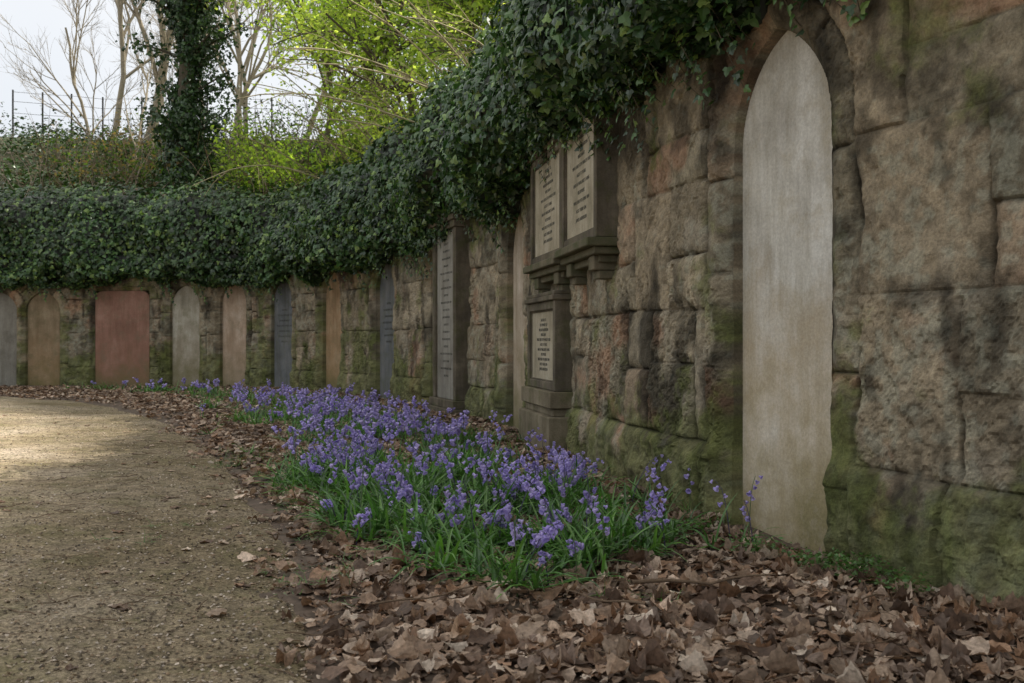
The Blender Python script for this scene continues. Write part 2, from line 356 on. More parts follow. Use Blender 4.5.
# ------------------------------------------------------------------ ground
EY=np.array([-6,-1,1.5,3.2,4.1,5.0,6.3,7.9,9.4,11.1,13.5,16.4,18.6,20.4,21.6]); EX=np.array([.2,.05,-.25,-.62,-.88,-1.14,-1.55,-2.15,-2.75,-3.46,-4.65,-6.4,-8.2,-10.8,-14])
def edge(y): return np.interp(y,EY,EX)
def wallx(y): 
    sel=C[:,1]<24.0; i=np.argmax(~sel) if (~sel).any() else len(C)
    return np.interp(y,C[:i,1],C[:i,0])
def bedz(x,y):
    dw=np.clip(wallx(y)-x,0,5)
    return -.015+.03*sstep(0,.6,x-edge(y))-.05*sstep(1.0,0,dw)*sstep(9,5,y)+.03*fbm(x,y,.4,4,201)
def ground_mat():
    m,nt,b=mat_new('woodland_soil'); geo=N(nt,'ShaderNodeNewGeometry'); P=geo.outputs['Position']
    n1=noise(nt,14,5,.7,P); c=ramp(nt,n1.outputs['Fac'],[(.3,(.045,.032,.022)),(.5,(.09,.064,.045)),(.7,(.15,.108,.08))]).outputs[0]
    nt.links.new(c,b.inputs['Base Color']); b.inputs['Roughness'].default_value=.95
    return m
M_soil=ground_mat()
def path_mat():
    m,nt,b=mat_new('gravel_and_dirt'); geo=N(nt,'ShaderNodeNewGeometry'); P=geo.outputs['Position']
    n0=noise(nt,.9,4,.6,P); c0=ramp(nt,n0.outputs['Fac'],[(.35,(.30,.24,.15)),(.5,(.39,.315,.215)),(.66,(.48,.40,.30))]).outputs[0]
    n1=noise(nt,45,4,.8,P); r1=ramp(nt,n1.outputs['Fac'],[(.3,g(.3)),(.5,g(.92)),(.72,g(1.55))]); c=mixc(nt,c0,r1.outputs[0],.9,'MULTIPLY')
    v=N(nt,'ShaderNodeTexVoronoi'); v.inputs['Scale'].default_value=70; nt.links.new(P,v.inputs['Vector'])
    rv=ramp(nt,v.outputs['Distance'],[(.0,g(1.25)),(.45,g(.9)),(.8,g(.5))]); c=mixc(nt,c,rv.outputs[0],.7,'MULTIPLY')
    n2=noise(nt,2.6,5,.8,P); r2=ramp(nt,n2.outputs['Fac'],[(.48,g(0)),(.64,g(.5))]); c=mixc(nt,c,(.14,.135,.05),r2.outputs[0])
    n3=noise(nt,9,4,.75,P); r3=ramp(nt,n3.outputs['Fac'],[(.35,g(.5)),(.6,g(1.1))]); c=mixc(nt,c,r3.outputs[0],.8,'MULTIPLY')
    a=N(nt,'ShaderNodeAttribute'); a.attribute_name='col'; c=mixc(nt,c,a.outputs['Color'],1.0,'MULTIPLY')
    nt.links.new(c,b.inputs['Base Color']); b.inputs['Roughness'].default_value=.95; b.inputs['Specular IOR Level'].default_value=.2
    bu=N(nt,'ShaderNodeBump'); bu.inputs['Strength'].default_value=1; bu.inputs['Distance'].default_value=.03; nt.links.new(n1.outputs['Fac'],bu.inputs['Height']); nt.links.new(bu.outputs[0],b.inputs['Normal'])
    return m
M_path=path_mat()
mb=MB(); a=np.linspace(-300,300,41); X,Y=np.meshgrid(a,a,indexing='ij'); l,t=grid(41,41)
mb.add(np.stack([X,Y,np.full_like(X,-.16)],-1),l,t,np.array([.1,.1,.1])); mb.build('ground',M_soil)
ys=np.concatenate([np.arange(-5,2,.2),np.arange(2,9,.03),np.arange(9,21.6,.08)]); us=np.linspace(0,1,260)**1.4*22
Yg,U=np.meshgrid(ys,us,indexing='ij'); Xg=edge(Yg)+.12-U
def pathz(x,y): 
    U=edge(y)+.12-x; return .006+.05*sstep(0,2.5,U)+.018*fbm(x,y,.9,4,211)+.008*fbm(x,y,.12,3,221)-.04*sstep(.25,0,U)
l,t=grid(len(ys),len(us)); l=l.reshape(-1,4)[:,::-1].ravel()
sunpale=sstep(.9,2.4,U+.5*fbm(Xg,Yg,1.2,4,231))   # sunlit patch brightened in the colour: path paler away from its edge
pc=(1-sunpale)[...,None]*np.array([.98,.97,.93])+sunpale[...,None]*np.array([1.9,1.87,1.87])
mb=MB(); mb.add(np.stack([Xg,Yg,pathz(Xg,Yg)],-1),l,t,pc.reshape(-1,3)); mb.build('gravel_path',M_path,True)
ys=np.concatenate([np.arange(-3,3,.2),np.arange(3,9,.05),np.arange(9,24.6,.15)]); us=np.linspace(0,1,90)
Yg,U=np.meshgrid(ys,us,indexing='ij'); XL=edge(Yg)-.15; XL=np.where(Yg>21.6,-24,XL); XR=wallx(Yg)+.15; XR=np.where(Yg>23.9,-7,XR); Xg=XL+(XR-XL)*U
l,t=grid(len(ys),len(us)); mb=MB(); mb.add(np.stack([Xg,Yg,bedz(Xg,Yg)],-1),l,t,np.array([.1,.1,.1])); mb.build('flower_bed_soil',M_soil,True)
# ------------------------------------------------------------------ hillside behind wall
def hillz(t,s=None):
    z=np.where(t<1,3.25+1.2*sstep(.2,1,t),4.45+.37*(t-1)); z=np.where(t>12,4.45+.37*11+.1*(t-12),z)
    return z
tt=np.concatenate([np.linspace(.3,3,12),np.linspace(3.4,14,24),np.linspace(16,90,14)]); ssh=np.linspace(0,S[-1],160)
sg,tg=np.meshgrid(ssh,tt,indexing='ij'); p,t_,n=cur(sg)
hz=hillz(tg)+.35*fbm(sg,tg,2.5,4,301)*sstep(.5,2,tg)
l,t=grid(len(ssh),len(tt)); 
def hill_mat():
    m,nt,b=mat_new('hillside_undergrowth'); geo=N(nt,'ShaderNodeNewGeometry'); n1=noise(nt,2.5,5,.7,geo.outputs['Position'])
    c=ramp(nt,n1.outputs['Fac'],[(.35,(.03,.035,.015)),(.5,(.06,.07,.025)),(.68,(.13,.10,.06))]).outputs[0]
    nt.links.new(c,b.inputs['Base Color']); b.inputs['Roughness'].default_value=1; return m
mb=MB(); mb.add(np.stack([p[...,0]-n[...,0]*tg,p[...,1]-n[...,1]*tg,hz],-1),l.reshape(-1,4)[:,::-1].ravel(),t,np.array([.05,.06,.03])); mb.build('hillside',hill_mat(),True)
def hp(s,t):
    p,_,n=cur(s); p=p-n*np.asarray(t)[...,None]; z=hillz(np.asarray(t,float))+.35*fbm(s,t,2.5,4,301)*sstep(.5,2,np.asarray(t,float))
    return np.concatenate([p,z[...,None]],-1)
# ------------------------------------------------------------------ leaf templates
def T_ivy():
    v=[(0,0,0.03),(0,.5,.05),(0,1,-.05)]
    r=[(.30,-.13,-.06),(.55,.20,-.12),(.27,.42,-.01),(.27,.62,-.05)]
    v+=r+[(-x,y,z) for x,y,z in r]
    F=[(0,3,4,1),(1,4,5),(1,5,6,2),(0,1,8,7),(1,9,8),(1,2,10,9)]
    L=[i for f in F for i in f]; return np.array(v),L,[len(f) for f in F]
def T_simple():
    v=[(0,0,0),(.32,.45,-.08),(0,1,0),(-.32,.45,-.08)]; return np.array(v),[0,1,2,0,2,3],[3,3]
TI=T_ivy(); TS=T_simple()
# ------------------------------------------------------------------ ivy
def zbot(s):
    p,_,_=cur(s); y=p[...,1]; far=sstep(8,24,y)
    return 2.97-.42*far-.10*np.exp(-((y-11.5)/2.5)**2)+.30*fbm(s,s*0,1.0,3,401)+.12*fbm(s,s*0,.25,2,411)
PV=np.array([0,.12,.3,.55,.78,.9,1.0]); PO=np.array([.1,.34,.50,.52,.34,.0,-.8]); PZ=np.array([0,.04,.2,.5,.82,.97,1.0])
def ztop(s):
    p,_,_=cur(s); y=p[...,1]; return 5.08-.45*np.exp(-((y-22)/3.5)**2)+.3*fbm(s,s*0,1.3,3,421)
def ivysurf(s,v,off=0):
    p,_,n=cur(s); zb=zbot(s); zt=ztop(s)
    lump=.50*fbm(s,v*2.4,.9,4,431)
    o=np.interp(v,PV,PO)*(1+.2*fbm(s,v,2.5,2,441))+lump*sstep(0,.15,v)+off*np.clip(1-v*.2,0,1); z=zb+(zt-zb)*np.interp(v,PV,PZ)+.2*fbm(s,v*3,.5,3,451)*sstep(.5,.9,v)
    z=z+off*sstep(.7,1,v)
    P=p+n*o[...,None]; return np.concatenate([P,z[...,None]],-1)
def build_ivy():
    mb=MB(); sg=np.arange(s_at_y(0),S[-1]-.5,.12); vg=np.linspace(0,1,26); s,v=np.meshgrid(sg,vg,indexing='ij')
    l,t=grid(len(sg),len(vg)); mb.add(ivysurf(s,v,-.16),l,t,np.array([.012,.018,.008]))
    sA=s_at_y(3.5); sB=s_at_y(10); sC=s_at_y(17); sD=s_at_px(-90)
    ps=[];szs=[]
    for a,b,dens,sz in((sA,sB,720,.072),(sB,sC,480,.085),(sC,sD,370,.10)):
        n=int((b-a)*3.0*dens); s=R.uniform(a,b,n); v=R.random(n)**1.15
        off=R.normal(-.03,.09,n); sp=(R.random(n)<.10)&(v>.1); off=np.where(sp,R.uniform(.08,.38,n)*(.5+fbm(s,v*3,.3,2,471)),off); ps.append((s,v,off)); szs.append(sz*R.uniform(.5,1.35,n))
    s=np.concatenate([q[0] for q in ps]); v=np.concatenate([q[1] for q in ps]); off=np.concatenate([q[2] for q in ps]); sz=np.concatenate(szs)
    P=ivysurf(s,v,off); e=.02
    ds=ivysurf(s+e,v,off)-ivysurf(s-e,v,off); dv=ivysurf(s,np.clip(v+e,0,1),off)-ivysurf(s,np.clip(v-e,0,1),off)
    nn=nrm(np.cross(ds,dv)); _,_,nw=cur(s); nw3=np.c_[nw,np.zeros(len(s))]; nn=np.where(((nn*nw3).sum(1)+nn[:,2])[:,None]<0,-nn,nn)
    nz=nrm(nn*1.0+nw3*.4+R.normal(0,.6,(len(s),3))+np.array([0,0,.35]))
    yd=np.array([0,0,-.8])+R.normal(0,.75,(len(s),3)); yd=yd-nz*(yd*nz).sum(1)[:,None]
    base=np.array([(.028,.062,.025),(.04,.09,.03),(.07,.14,.04),(.14,.22,.055),(.04,.065,.035)])
    ci=R.choice(5,len(s),p=[.30,.30,.20,.12,.08]); col=base[ci]*R.uniform(.7,1.3,(len(s),1))*(1+.6*fbm(s,v*2,.7,3,461))[:,None]
    mb.inst(TI,P,frames(yd,nz),sz,np.clip(col,.005,1))
    for a,b,cnt in((s_at_y(4.3),s_at_y(9),38),(s_at_y(9),s_at_y(18),60),(s_at_y(18),sD,80)):
        for i in range(cnt):
            s0=R.uniform(a,b); ln=R.uniform(.12,.5)*R.uniform(.5,1.4); k=int(ln/.022); q=np.linspace(0,1,k)
            p,t_,n=cur(s0+.08*np.sin(q*3+R.random()*6)*R.uniform(-1,1)); zb=zbot(np.array([s0]))[0]+.12
            o=.26*(1-q)**.8+.05; pts=np.c_[p+n*o[:,None],zb-q*ln-.05]
            tube(mb,pts,.003,np.array([.05,.04,.025]),3)
            m=len(pts); P=pts+R.normal(0,.018,(m,3)); nz=nrm(np.c_[n,np.full(m,.35)]+R.normal(0,.35,(m,3)))
            yd=np.array([0,0,-1.])+R.normal(0,.6,(m,3)); yd=yd-nz*(yd*nz).sum(1)[:,None]
            mb.inst(TI,P,frames(yd,nz),R.uniform(.035,.07,m),base[R.choice(5,m)]*R.uniform(.8,1.5,(m,1)))
    mb.build('ivy',M_ivy)
build_ivy()
# ------------------------------------------------------------------ leaf litter
def T_dead(seed,curl,n=18,lobes=5):
    r=np.random.default_rng(seed); th=np.linspace(0,2*math.pi,n,endpoint=False)
    rad=.5*(1+.15*np.cos(lobes*th)*(1 if lobes else 0)+.06*r.normal(size=n)); rad[n*3//4]*=1.2 if lobes else 1
    x=rad*np.cos(th)*r.uniform(.62,.95); y=rad*np.sin(th)
    ring=np.c_[x,y]; mid=ring*.5; P2=np.vstack([[[0,0]],mid,ring])
    ax=r.uniform(0,math.pi); u=P2[:,0]*math.cos(ax)+P2[:,1]*math.sin(ax); w=-P2[:,0]*math.sin(ax)+P2[:,1]*math.cos(ax)
    z=curl*(u*u)*1.15+ r.uniform(-.5,.5)*curl*w*w*1.2 + .04*r.normal(size=len(P2))*(np.hypot(*P2.T)>.3)+.05*np.sin(u*9+r.random()*6)
    sh=1/(1+abs(curl)*abs(u)); P2=P2*sh[:,None]
    V=np.c_[P2,z]; L=[];T=[]
    for i in range(n):
        j=(i+1)%n; L+=[0,1+i,1+j]; T.append(3); L+=[1+i,1+n+i,1+n+j,1+j]; T.append(4)
    return V,L,T
TD=[T_dead(i,c,18,lo) for i,(c,lo) in enumerate([(.3,5),(.9,0),(-1.3,0),(.6,0),(1.6,0),(-.6,5),(-1.1,3),(2.0,0),(.2,3),(-.5,0),(-2.0,0),(-1.1,0),(2.4,0),(-.8,0)])]
TDl=[T_dead(40+i,c,7,0) for i,c in enumerate([.3,.9,-1.4,-.5])]
TDf=[T_dead(60+i,c,12,lo) for i,(c,lo) in enumerate([(.15,5),(.3,0),(-.2,3)])]
litpal=np.array([(.26,.18,.125),(.35,.26,.19),(.125,.08,.055),(.45,.35,.27),(.26,.16,.10),(.55,.46,.37),(.18,.13,.10)])
def scatter(n,x0,x1,y0,y1,f):
    x=R.uniform(x0,x1,n); y=R.uniform(y0,y1,n); k=R.random(n)<f(x,y); return x[k],y[k]
def litdens(x,y):
    e=x-edge(y)+.42*fbm(x,y,.6,4,501)
    return np.where(x<wallx(y)-.02,sstep(-.15,.45,e)*(.5+.5*sstep(-.5,.1,fbm(x,y,.45,3,531))),0)
def strays(x,y): e=x-edge(y); return np.where(e<.3,.8*np.exp(np.minimum(e,0)/.42)*sstep(-.4,.3,fbm(x,y,.5,3,521)+.1),0)+.04*(e<0)
def tiltM(n,tilt):
    a=R.uniform(0,2*math.pi,n); z=nrm(np.c_[R.normal(0,tilt,n),R.normal(0,tilt,n),np.ones(n)]); y=np.c_[np.cos(a),np.sin(a),np.zeros(n)]; y=y-z*(y*z).sum(1)[:,None]; return frames(y,z)
mb=MB()
def lay(x,y,sz,Ts,zoff,tilt):
    n=len(x); z=np.where(x>edge(y)+.0,bedz(x,y),pathz(x,y))+zoff*R.random(n)+sz*.10; ti=R.integers(0,len(Ts),n)
    pw=np.array([.2,.19,.18,.12,.15,.05,.11]); col=litpal[R.choice(7,n,p=pw)]*R.uniform(.6,1.2,(n,1))*(1+.45*fbm(x,y,.5,3,541))[:,None]
    M=tiltM(n,tilt)
    for k_,T in enumerate(Ts):
        m=ti==k_; mb.inst(T,np.c_[x,y,z][m],M[m],sz[m],col[m])
x,y=scatter(12500,-2.2,2.9,2.6,7.5,litdens); lay(x,y,.04+.11*R.random(len(x))**1.5,TD,.035,.19)
x,y=scatter(22000,-2.2,2.9,2.6,7.5,litdens); lay(x,y,R.uniform(.015,.05,len(x)),TDl,.03,.4)
x,y=scatter(26000,-6,1,7.5,14,litdens); lay(x,y,R.uniform(.05,.12,len(x)),TDl,.04,.3)
x,y=scatter(28000,-14,-.5,14,23.5,litdens); lay(x,y,R.uniform(.06,.13,len(x)),TDl,.04,.3)
x,y=scatter(6500,-8,.2,2.6,14,strays); lay(x,y,.012+.085*R.random(len(x))**1.6,TDf,.003,.07)
mb.build('fallen_leaves',M_litter)
mb=MB()
n=30000; y=2.6+R.random(n)**1.6*14; x=edge(y)+.1-R.random(n)**1.3*(1+y*.55)
z=pathz(x,y)+.003; col=np.array([(.42,.34,.25),(.12,.09,.06),(.26,.19,.12),(.52,.45,.37),(.09,.07,.045)])[R.integers(0,5,n)]*R.uniform(.7,1.1,(n,1))
k_=R.random(n)<.6
mb.inst(TDl[0],np.c_[x,y,z][k_],tiltM(n,.3)[k_],np.stack([R.uniform(.006,.024,n),R.uniform(.006,.03,n),R.uniform(.01,.02,n)],-1)[k_],col[k_])
oct_=(np.array([(1,0,0),(0,1,0),(-1,0,0),(0,-1,0),(0,0,.7),(0,0,-.7)])*.5,[0,1,4,1,2,4,2,3,4,3,0,4],[3,3,3,3])
mb.inst(oct_,np.c_[x,y,z][~k_],tiltM(n,.2)[~k_],R.uniform(.005,.02,n)[~k_],col[~k_])
mb.build('path_grit',M_litter)
mb=MB()
def twig(x,y,ln,a,r,zz=.03,c=(.15,.105,.07)):
    q=np.linspace(-.5,.5,8); w=R.uniform(-.12,.12)*ln
    X=x+np.cos(a)*q*ln-np.sin(a)*w*(q*q*4)+R.normal(0,.01*ln,8); Y=y+np.sin(a)*q*ln+np.cos(a)*w*(q*q*4)
    Z=np.where(X>edge(Y),bedz(X,Y),pathz(X,Y))+zz+.06*ln*np.abs(np.sin(q*4)); tube(mb,np.c_[X,Y,Z],np.linspace(r,r*.45,8),np.array(c),6)
twig(.78,4.15,.62,.15,.010,.08); twig(.35,3.9,.35,2.6,.006,.07); twig(1.35,3.9,.4,.9,.006,.07); twig(-.3,3.9,.5,.5,.005,.07)
for i in range(320):
    y=R.uniform(2.9,11); x=R.uniform(-1.6-y*.25,wallx(y)-.1); twig(x,y,R.uniform(.05,.28),R.uniform(0,6.28),R.uniform(.0015,.0035),.004 if x<edge(y) else .05)
mb.build('fallen_twigs',M_bark,True)
# ------------------------------------------------------------------ bluebells
def T_bell(ns,rings):
    V=[];L=[];T=[]
    for r,z in rings:
        for i in range(ns): a=2*math.pi*i/ns; V.append((r*math.cos(a),z,r*math.sin(a)))
    for k_ in range(len(rings)-1):
        for i in range(ns): j=(i+1)%ns; L+=[k_*ns+i,k_*ns+j,k_*ns+ns+j,k_*ns+ns+i]; T.append(4)
    return np.array(V),L,T
B_hi=T_bell(6,[(.08,0),(.25,.12),(.28,.62),(.5,.92),(.6,.86)]); B_lo=T_bell(4,[(.12,0),(.34,.35),(.55,1)])
CYs=np.array([3.9,4.3,5,6,7,8,10,12,14,16,18,20,21.5,22.6]); CXc=np.array([.08,.05,-.05,-.22,-.45,-.75,-1.2,-1.8,-2.55,-3.4,-4.5,-6.0,-7.6,-9.6]); CW=np.array([.15,.35,.65,.88,.95,1.05,1.15,1.25,1.3,1.3,1.3,1.35,1.1,.8])
def bbdens(x,y):
    u=np.abs(x-np.interp(y,CYs,CXc))/np.interp(y,CYs,CW); d=sstep(1.15,.3,u+.9*fbm(x,y,.5,3,601))*sstep(-.22,.32,fbm(x,y,.36,3,611)+.04); return np.where((x<wallx(y)-.15)&(y>4.05)&(y<22.8),d,0)
def fldens(x,y): return bbdens(x,y)*sstep(-.4,.25,fbm(x,y,.3,3,621)+.06)*(1-.5*sstep(12,20,y))
mbf=MB(); 
def blades(mb,x,y,n,lo,hi,w,seg=5,cols=((.07,.16,.045),(.095,.21,.055),(.14,.27,.07),(.05,.11,.035)),zb=0,mi=0):
    N_=len(x)*n; X=np.repeat(x,n)+R.normal(0,.025,N_); Y=np.repeat(y,n)+R.normal(0,.025,N_); Z=bedz(X,Y)+zb
    a=R.uniform(0,6.283,N_); L=R.uniform(lo,hi,N_); e0=R.uniform(.5,1.4,N_); bend=R.uniform(.4,2.2,N_); W=w*R.uniform(.6,1.2,N_)
    q=np.linspace(0,1,seg+1); ang=e0[:,None]-bend[:,None]*q[None]**1.3
    dr=np.cos(ang)*L[:,None]/seg; dz=np.sin(ang)*L[:,None]/seg
    r=np.cumsum(dr,1)-dr; z=np.cumsum(dz,1)-dz; z=np.maximum(z,.045)
    cx,sx=np.cos(a)[:,None],np.sin(a)[:,None]; px=X[:,None]+r*cx; py=Y[:,None]+r*sx; pz=Z[:,None]+z
    wd=W[:,None]*np.array([.55,1,1,.85,.6,.08])[None,:seg+1] if seg==5 else W[:,None]*np.linspace(1,.1,seg+1)[None]
    A=np.stack([px-sx*wd,py+cx*wd,pz+wd*.5],-1); B=np.stack([px,py,pz],-1); Cc=np.stack([px+sx*wd,py-cx*wd,pz+wd*.5],-1)
    V=np.stack([A,B,Cc],2)
    k_=np.arange(seg)[:,None]*3+np.arange(2)[None]; q4=np.stack([k_,k_+3,k_+4,k_+1],-1).reshape(-1,4)
    Lp=(q4.ravel()[None]+np.arange(N_)[:,None]*(seg+1)*3).ravel()
    c=np.array(cols)[R.integers(0,len(cols),N_)]*R.uniform(.75,1.25,(N_,1))
    mb.add(V.reshape(-1,3),Lp,np.full(N_*seg*2,4),np.repeat(c,(seg+1)*3,axis=0),mi)
def flowers(x,y,T,hmin,hmax,nb,bs,ns):
    for i in range(len(x)):
        h=R.uniform(hmin,hmax); a=R.uniform(0,6.283); ln=R.uniform(.05,.45)*h; q=np.linspace(0,1,7); z0=bedz(x[i],y[i])
        droop=R.uniform(.02,.08)
        off=ln*q**1.5+droop*np.clip(q-.8,0,1)*5*.5; zz=h*q-droop*np.clip(q-.85,0,1)*6*.3
        P=np.c_[x[i]+np.cos(a)*off,y[i]+np.sin(a)*off,z0+zz]
        tube(mbf,P,np.linspace(.0035,.0018,7),np.array([.09,.14,.06]) if R.random()<.6 else np.array([.08,.07,.14]),ns,0)
        k_=R.integers(nb[0],nb[1]); qq=np.linspace(R.uniform(.62,.76),1,k_); px=np.interp(qq,q,P[:,0]);py=np.interp(qq,q,P[:,1]);pz=np.interp(qq,q,P[:,2])
        th=a+R.normal(0,1.5,k_); o=np.c_[np.cos(th),np.sin(th),np.zeros(k_)]
        d=nrm(o*R.uniform(.5,1.3,(k_,1))+np.array([0,0,-1])*R.uniform(.2,1.0,(k_,1)))
        pos=np.c_[px,py,pz]+o*R.uniform(.008,.022,(k_,1)); s_=bs*R.uniform(.75,1.15,k_)*np.where(qq>.93,.7,1)
        cc=np.array([(.39,.33,.66),(.47,.41,.74),(.33,.28,.59),(.52,.45,.74)])[R.integers(0,4,k_)]*R.uniform(.8,1.15)
        mbf.inst(T,pos,frames(d,np.tile([0.1,0.2,1.],(k_,1))),s_,cc,1)
x,y=scatter(1150,-2,1.2,4.0,8.2,fldens); 
xb,yb=scatter(4200,-2,1.2,4.0,8.2,bbdens); blades(mbf,xb,yb,6,.15,.38,.0085)
flowers(x,y,B_hi,.17,.43,(7,14),.028,4)
x,y=scatter(3200,-4,.6,8.2,14,bbdens); blades(mbf,x,y,6,.14,.32,.010,3); x,y=scatter(1350,-4,.6,8.2,14,fldens); flowers(x,y,B_lo,.18,.42,(6,11),.035,3)
x,y=scatter(3600,-9.8,-.8,14,22.7,bbdens); blades(mbf,x,y,5,.14,.30,.013,3); x,y=scatter(1900,-9.8,-.8,14,22.7,fldens); flowers(x,y,B_lo,.2,.40,(6,10),.042,3)
def lone(x,y): return np.where((x>edge(y)+.35)&(x<wallx(y)-.2),.5*sstep(0,.5,fbm(x,y,.5,3,631)),0)
x,y=scatter(260,-1.6,1.3,4.1,8.5,lone); blades(mbf,x,y,5,.12,.26,.007); flowers(x[::6],y[::6],B_hi,.18,.32,(5,9),.027,4)
x,y=scatter(300,-5,.3,8.5,15,lone); blades(mbf,x,y,5,.12,.26,.009,3); flowers(x[::3],y[::3],B_lo,.2,.35,(5,9),.032,3)
x=np.array([1.17,1.30,1.28,.86,1.05,.62]); y=np.array([5.35,5.5,5.3,5.6,5.9,5.1]); blades(mbf,x,y,4,.15,.3,.006); flowers(x,y,B_hi,.24,.40,(3,6),.028,4)
mbf.build('bluebells',[M_blade,M_bell])
mb=MB()
def wd(x,y): 
    return np.where((x<wallx(y)-.03),sstep(.3,.65,fbm(x,y,.4,3,701)+.5*sstep(.55,.1,wallx(y)-x)),0)
x,y=scatter(800,.2,2.2,3.9,8.5,wd); blades(mb,x,y,5,.07,.2,.0035,3,((.07,.16,.035),(.11,.21,.06)))
def wd2(x,y): return sstep(.2,.55,fbm(x,y,.5,3,711)+.6*np.exp(-((x-edge(y)-.3)/.3)**2)-.1)*(x<wallx(y))
x,y=scatter(1700,-3.5,.2,3.8,10,wd2); blades(mb,x,y,5,.06,.16,.003,3,((.07,.15,.035),(.10,.19,.06)))
mb.build('grass',M_blade)
mb=MB()
for cx,cy,r,n in((1.55,4.72,.18,520),(.72,5.25,.16,320),(1.25,5.05,.12,200),(-.35,4.7,.12,120),(1.72,4.4,.1,120),(.95,5.6,.15,200),(-1.0,6.2,.15,200),(-1.6,7.6,.2,260)):
    q=R.random(n)**.5*r; a=R.uniform(0,6.28,n); X=cx+q*np.cos(a)*1.3; Y=cy+q*np.sin(a); Z=bedz(X,Y)+.05+R.random(n)*.08
    mb.inst(TS,np.c_[X,Y,Z],tiltM(n,.5),R.uniform(.014,.034,n),np.array([(.07,.15,.035),(.10,.20,.06),(.06,.12,.03)])[R.integers(0,3,n)])
mb.build('woodland_weeds',M_blade)
# ------------------------------------------------------------------ trees
def grow(mb,p,d,L,r,lv,maxlv,ends,col,up=.1,wander=.18,nch=(3,5),seg=6,spread=.8,low=.35):
    pts=[p.copy()]; dd=d.copy()
    for i in range(seg):
        dd=nrm(dd+R.normal(0,wander,3)+np.array([0,0,up*.25])); pts.append(pts[-1]+dd*L/seg)
    pts=np.array(pts); tube(mb,pts,np.linspace(r,r*.5,seg+1),col,7 if lv==0 else (5 if lv==1 else 3))
    if lv>=maxlv: ends.append(pts); return
    if lv>=maxlv-1: ends.append(pts[2:])
    for k_ in range(R.integers(*nch)+ (3 if lv==0 else 0)):
        q=R.uniform(.25 if lv else low,1)*seg; i=min(int(q),seg-1); b=pts[i]+(pts[i+1]-pts[i])*(q-i)
        ax=nrm(pts[i+1]-pts[i]); o=nrm(np.cross(ax,R.normal(size=3))); nd=nrm(ax+o*R.uniform(.5,1.2)*spread+np.array([0,0,up]))
        grow(mb,b,nd,L*R.uniform(.42,.66),r*.5,lv+1,maxlv,ends,col,up,wander,nch,5,spread,low)
def leaves_on(mb,ends,per,size,cols,mi,sp=.12):
    P=[]
    for e in ends:
        n=R.poisson(per*R.choice([.3,1,1.6]))
        if n==0: continue
        q=R.random(n)*(len(e)-1); i=q.astype(int); P.append(e[i]+(e[i+1]-e[i])*(q-i)[:,None])
    P=np.concatenate(P); P=P+R.normal(0,sp,P.shape); n=len(P)
    z=nrm(R.normal(0,.6,(n,3))+np.array([0,0,.8])); y=R.normal(0,1,(n,3))+np.array([0,0,-.5]); y=y-z*(y*z).sum(1)[:,None]
    cl=fbm(P[:,0]+P[:,1]*.5,P[:,2],.9,3,801)
    col=np.array(cols)[R.integers(0,len(cols),n)]*(1+.45*cl)[:,None]*R.uniform(.8,1.2,(n,1))
    mb.inst(TS,P,frames(y,z),size*R.uniform(.6,1.3,n),np.clip(col,.01,.5),mi)
G1=((.17,.26,.055),(.23,.33,.075),(.28,.37,.10)); G2=((.09,.17,.04),(.13,.22,.05),(.18,.27,.065)); G3=((.26,.35,.10),(.33,.42,.13),(.38,.45,.18))
def tree(name,px,t,h,r,lean=(0,0),maxlv=3,per=10,size=.09,cols=G1,mat=None,up=.15,sp=.18,spread=.8,col=(.14,.12,.085),nch=(3,5),wander=.12,low=.35):
    s=s_at_px(px) ; b=hp(np.array([s]),np.array([float(t)]))[0]; b[2]-=.2
    mb=MB(); ends=[]; grow(mb,b,nrm(np.array([lean[0],lean[1],1.])),h,r,0,maxlv,ends,np.array(col),up,wander,nch,8,spread,low)
    if per>0: leaves_on(mb,ends,per,size,cols,1,sp)
    return mb.build(name,[M_bark,mat or M_green],True)
for px,t,h,per,cc in((222,4,4.6,24,G1),(245,5,6.0,26,G3),(268,3,4.0,26,G1),(285,6,7,26,G3),(305,3,4.6,26,G3),(325,5,6.5,26,G1),(345,2.6,4.2,26,G2),(362,4.5,6.2,26,G3),(385,3.2,5.0,26,G1),(405,2.2,4.0,26,G3),(425,2.6,3.4,24,G2),(300,11,9,24,G3),(235,10,8,20,G3),(260,14,9,20,G1),(345,11,9,24,G1),(400,13,9,26,G3),(440,13,9,26,G1)):
    tree('broadleaf_tree',px,t,h,.09,(R.uniform(-.2,.15),R.uniform(-.2,.1)),3,per,.13,cc,nch=(4,6),sp=.25,up=.04,low=.05,spread=1.15)
tree('tall_woodland_tree',290,18,13,.28,(0.05,0),3,20,.19,G3,sp=.45,nch=(4,6)); tree('tall_woodland_tree',210,24,13,.3,(0,0),3,12,.19,G3,sp=.45,nch=(4,6))
tree('tall_woodland_tree',360,20,13,.28,(0.05,0),3,22,.19,G1,sp=.45,nch=(4,6))
def shrub(px0,px1,t0,t1,k,h0,h1,cols,name,per=40):
    mb=MB(); ends=[]
    for i in range(k):
        s=s_at_px(R.uniform(px0,px1)); b=hp(np.array([s]),np.array([R.uniform(t0,t1)]))[0]
        for j in range(7):
            d=nrm(np.r_[R.normal(0,.45,2),1.]); L=R.uniform(h0,h1); pts=[b]
            for q in range(6): d=nrm(d+R.normal(0,.12,3)+[0,0,-.03]); pts.append(pts[-1]+d*L/6)
            pts=np.array(pts); tube(mb,pts,np.linspace(.02,.006,7),np.array([.2,.16,.1]),3); ends.append(pts[1:])
    leaves_on(mb,ends,per,.12,cols,1,.2); mb.build(name,[M_bark,M_green])
GD=((.05,.09,.03),(.08,.13,.04),(.16,.12,.08))
